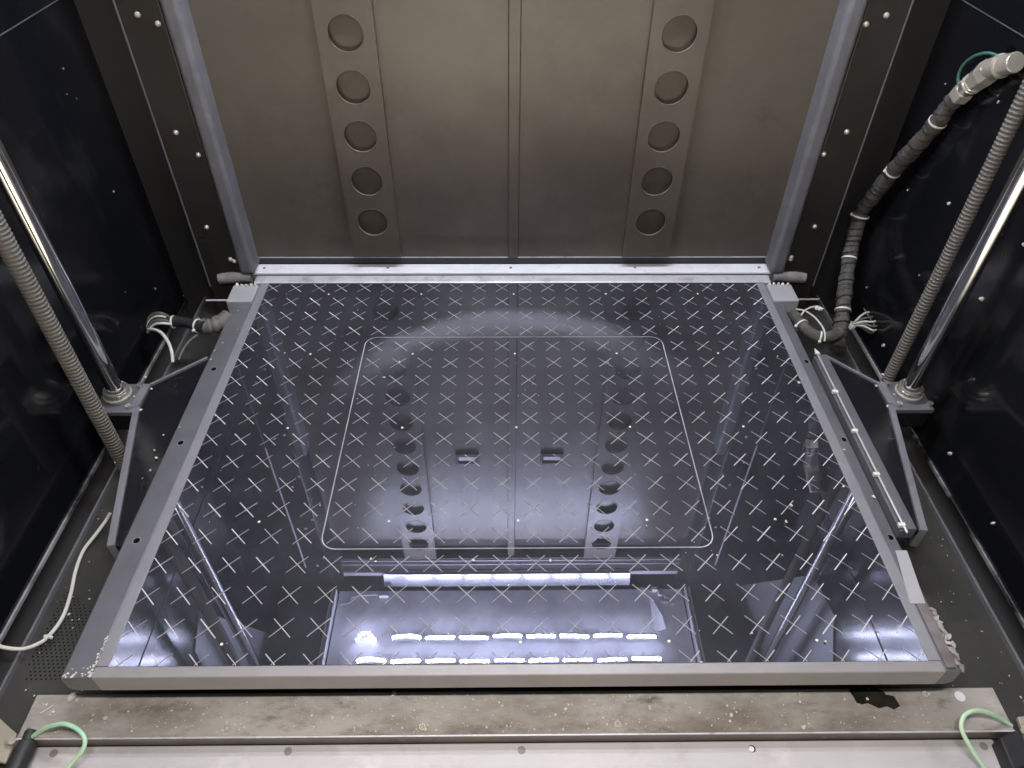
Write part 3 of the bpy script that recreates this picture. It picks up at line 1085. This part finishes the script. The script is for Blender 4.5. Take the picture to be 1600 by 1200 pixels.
MB().box(-.398, .385, .2040, .2282, TZ-.012, TZ).build('strip', 'threshold', t, bevel=.0016, seg=3)
for px, py in ((450, 1174), (815, 1172), (84, 1177), (1537, 1166)):
    p = az(TZ, px, py)
    MB().cyl((p.x, p.y, TZ-.001), (p.x, p.y, TZ+.0003), .0032, n=18).build('plug', 'plug', t)
p = az(TZ, 1175, 1170)
MB().cyl((p.x, p.y, TZ-.001), (p.x, p.y, TZ+.0002), .0028, n=18).build('screw_hole', 'hole', t)
MB().cyl((p.x-.0006, p.y-.0002, TZ-.001), (p.x-.0006, p.y-.0002, TZ+.0005), .0022, n=16).build('hole_plug', 'ledge', t)
MB().box(-.398, .385, .2020, .2039, TZ-.09, TZ-.004).build('front_face', 'bar', t, bevel=.0008)

# corner stops and their wires
for s_, side in ((-1, 'left'), (1, 'right')):
    t = thing('corner_stop', f'black rubber stop with bolted bracket at the front {side} corner', 'rubber stop', (s_*.40, .215, -.06), 'rubber corner stops')
    if s_ < 0:
        c0, c1 = az(-.050, 43, 1160), az(-.050, 22, 1203)
        MB().cyl(c0, c0+Vector((.0003, -.034, 0)), .0075, .0078, 20).build('rubber_roller', 'black_rubber', t, bevel=.001)
        MB().cyl(c0+Vector((0, .0001, 0)), c0+Vector((-.001, .009, .001)), .0050, .0042, 14).build('roller_end', 'black_rubber', t, bevel=.001)
        pl = [az(-.052, *q) for q in ((-20, 1105), (26, 1146), (8, 1192), (-30, 1185))]
        MB().prism(pl, (0, 0, -.004)).build('bracket_plate', 'corner_plate', t, bevel=.0006)
        b = az(-.050, 18, 1158)
        MB().cyl(b+Vector((-.004, .001, -.002)), b+Vector((.0022, -.0008, .003)), .0030, n=6).build('bolt', 'nickel', t)
        MB().ring(az(-.048, 46, 1141), (1, .6, .5), .0018, .0007, 14, 6).build('cable_eye', 'steel', t)
    else:
        p = [az(-.046, *q) for q in ((1562, 1152), (1588, 1140), (1622, 1190), (1584, 1203))]
        MB().prism(p, (0, 0, -.016)).build('rubber_block', 'black_rubber', t, bevel=.0015)
        pl = [az(-.052, *q) for q in ((1590, 1120), (1630, 1115), (1640, 1160), (1604, 1158))]
        MB().prism(pl, (0, 0, -.004)).build('bracket_plate', 'corner_plate', t, bevel=.0006)
        b = az(-.050, 1600, 1142)
        MB().cyl(b+Vector((.004, .001, -.002)), b+Vector((-.0015, -.0008, .003)), .0030, n=6).build('bolt', 'nickel', t)
GL = [az(z, px, py) for z, px, py in ((-.050, 46, 1156), (-.044, 60, 1144), (-.036, 78, 1135), (-.032, 100, 1131), (-.032, 120, 1139), (-.034, 132, 1153), (-.038, 130, 1170), (-.044, 116, 1188), (-.050, 100, 1206), (-.056, 90, 1222))]
tag(MB().tube(GL, .0017, 10).build('earth_wire', 'green_wire'), 'pale green wire looping from the rubber stop at the front left corner', 'wire', 'pale green corner wires')
GR = [az(z, px, py) for z, px, py in ((-.050, 1580, 1134), (-.044, 1562, 1123), (-.036, 1545, 1114), (-.031, 1525, 1110), (-.030, 1508, 1117), (-.032, 1502, 1131), (-.036, 1505, 1146), (-.041, 1514, 1163), (-.048, 1527, 1184), (-.056, 1541, 1205), (-.06, 1552, 1222))]
tag(MB().tube(GR, .0017, 10).build('earth_wire', 'green_wire'), 'pale green wire looping from the rubber stop at the front right corner', 'wire', 'pale green corner wires')

# ================================================================== DEBRIS
fl = [(1326, 1079), (1334, 1074), (1350, 1074), (1358, 1079), (1364, 1073), (1380, 1081), (1384, 1086), (1396, 1088), (1406, 1104), (1397, 1109), (1386, 1104), (1374, 1107), (1356, 1099), (1347, 1101), (1338, 1098), (1334, 1090)]
v = [az(SZ, *q) for q in fl]
tag(MB().prism([(p.x, p.y, SZ+.0002) for p in v], (0, 0, .0006)).build('paint_flake', 'flake'), 'ragged black paint flake lying on the stained sill at the right', 'paint flake')
cr = MB()
q = random.Random(11)
for k in range(400):
    px = q.uniform(75, 1500)
    py = 1083+62*q.random()**.8
    if q.random() < .35:
        px = q.choice((270, 620, 955, 1180, 1420))+q.gauss(0, 45)
    p = az(SZ, px, py)
    if -.395 < p.x < .39 and .232 < p.y < .30:
        r = .00028+.00062*q.random()**3
        cr.lump((p.x, p.y, SZ+r*.4), r, (1.3, 1, .5), q)
for px, py, r in ((113, 1091, .0033), (83, 1113, .0012), (68, 1101, .0009), (73, 1101, .0009), (520, 1122, .0016), (615, 1085, .0024), (165, 1122, .0014),
                  (884, 1108, .0013), (1016, 1107, .0013), (1142, 1118, .0015), (1355, 1093, .0012), (1319, 1093, .0012), (1250, 1097, .0011), (888, 1101, .0011),
                  (665, 1140, .0016), (348, 1142, .0014), (1255, 1137, .0016), (1595, 1090, .001), (785, 1103, .0012), (780, 1098, .001)):
    p = az(SZ, px, py)
    cr.lump((p.x, p.y, SZ+r*.5), r, (1.2, 1, .7), q)
p, p2 = az(SZ+.001, 63, 1115), az(SZ+.001, 83, 1103)
cr.tube([p, p2], .0006, 6, 1)
o = cr.build('sill_crumb', 'crumb', kind='stuff')
tag(o, 'scattered white plastic crumbs on the stained sill', 'crumbs')
o.name = 'plastic_crumbs'
# specks sticking to the side walls
wl = MB()
q = random.Random(4)
for px, py, r in ((159, 61, 1), (99, 107, 1.1), (186, 122, 1.1), (170, 33, .6), (105, 147, .6), (120, 154, .6), (221, 219, 1), (226, 243, 1.2), (233, 215, .8), (178, 299, 1.1),
                  (261, 328, 1.1), (281, 391, 1.1), (293, 418, 1.4), (243, 451, 1.3), (300, 441, 2.0), (196, 456, .7), (287, 462, .8)):
    p = ax(-WX+.001, px, py)
    wl.lump(p, .0011*r, (.6, 1, 1.2), q)
for px, py, r in ((1440, 60, 1.3), (1448, 74, 1.2), (1420, 105, 1.2), (1391, 219, 1), (1371, 243, 1), (1418, 297, 1.1), (1482, 318, 1.6), (1354, 449, 1.2), (1380, 539, 2.0), (1534, 467, 2.4),
                  (1560, 159, 1.4), (1484, 709, 2.2), (1551, 818, 2.0), (1599, 382, 1.5), (1298, 438, 1.4), (1436, 430, .8), (1477, 131, .8), (1391, 590, 1.2)):
    p = ax(WX-.001, px, py)
    wl.lump(p, .0011*r, (.6, 1, 1.2), q)
tag(wl.build('wall_speck', 'crumb', kind='stuff'), 'small white specks stuck to the black side walls', 'specks')
# white specks on brackets, crumbs on plate frame, glass and floor
bk = MB()
for px, py, r, z in ((237, 608, 1.5, -.005), (220, 641, 1.7, -.005), (256, 680, 1, -.005), (242, 704, 1.4, -.005), (244, 716, 1.5, -.005), (235, 735, 1.5, -.005), (223, 748, .7, -.005),
                     (210, 620, 1.2, -.004), (185, 645, 1.2, -.03), (181, 637, .8, -.03), (228, 590, 1.6, -.004), (180, 723, 1.0, -.03),
                     (1379, 585, 1.6, -.005), (1369, 603, 1.8, -.005), (1397, 617, 1.6, -.005), (1387, 635, 1.7, -.005), (1423, 622, 2.2, -.03), (1427, 615, .8, -.03), (1365, 776, 1.8, .001),
                     (1319, 703, 1.3, .001), (1248, 598, 2.2, .001), (1215, 557, 1.0, .001), (1318, 760, 1.5, .001),
                     (372, 486, 1, .001), (371, 515, .9, .001), (348, 536, 1, .001), (335, 548, 1, .001), (330, 562, 1, .001), (337, 650, 1.0, .002), (281, 668, .9, .001),
                     (600, 590, 1.6, .001), (445, 552, 1.2, .001), (624, 566, 1.3, .001), (1010, 822, 1, .001), (580, 873, 1.2, .001), (587, 878, 1, .001), (740, 876, 1.6, .001), (860, 876, 1.6, .001),
                     (1120, 868, .9, .001), (1222, 868, .8, .001), (1175, 990, 1.0, .001), (500, 790, .8, .001), (140, 936, 1.2, FZ), (108, 960, 1.4, FZ), (88, 979, .9, FZ), (1236, 790, 1.6, .001), (1228, 815, 1.5, .001),
                     (1210, 812, 1.1, .001), (1095, 1035, 1.1, .001), (1290, 1003, 1.2, .001)):
    p = az(z, px, py)
    bk.lump((p.x, p.y, z+.0006), .0009*r, (1, 1.3, .7), q)
for k in range(90):
    x, y = q.uniform(-.31, .31), q.uniform(.27, .78)
    bk.lump((x, y, .0004), q.uniform(.0003, .0006), (1, 1, .6), q)
for k in range(120):
    x = q.choice((-1, 1))*q.uniform(.365, .44)
    bk.lump((x, q.uniform(.24, .60), FZ+.0003), q.uniform(.0003, .0008), (1, 1, .6), q)
tag(bk.build('crumb_speck', 'crumb', kind='stuff'), 'tiny white crumbs over glass and frame, white specks on brackets', 'crumbs')
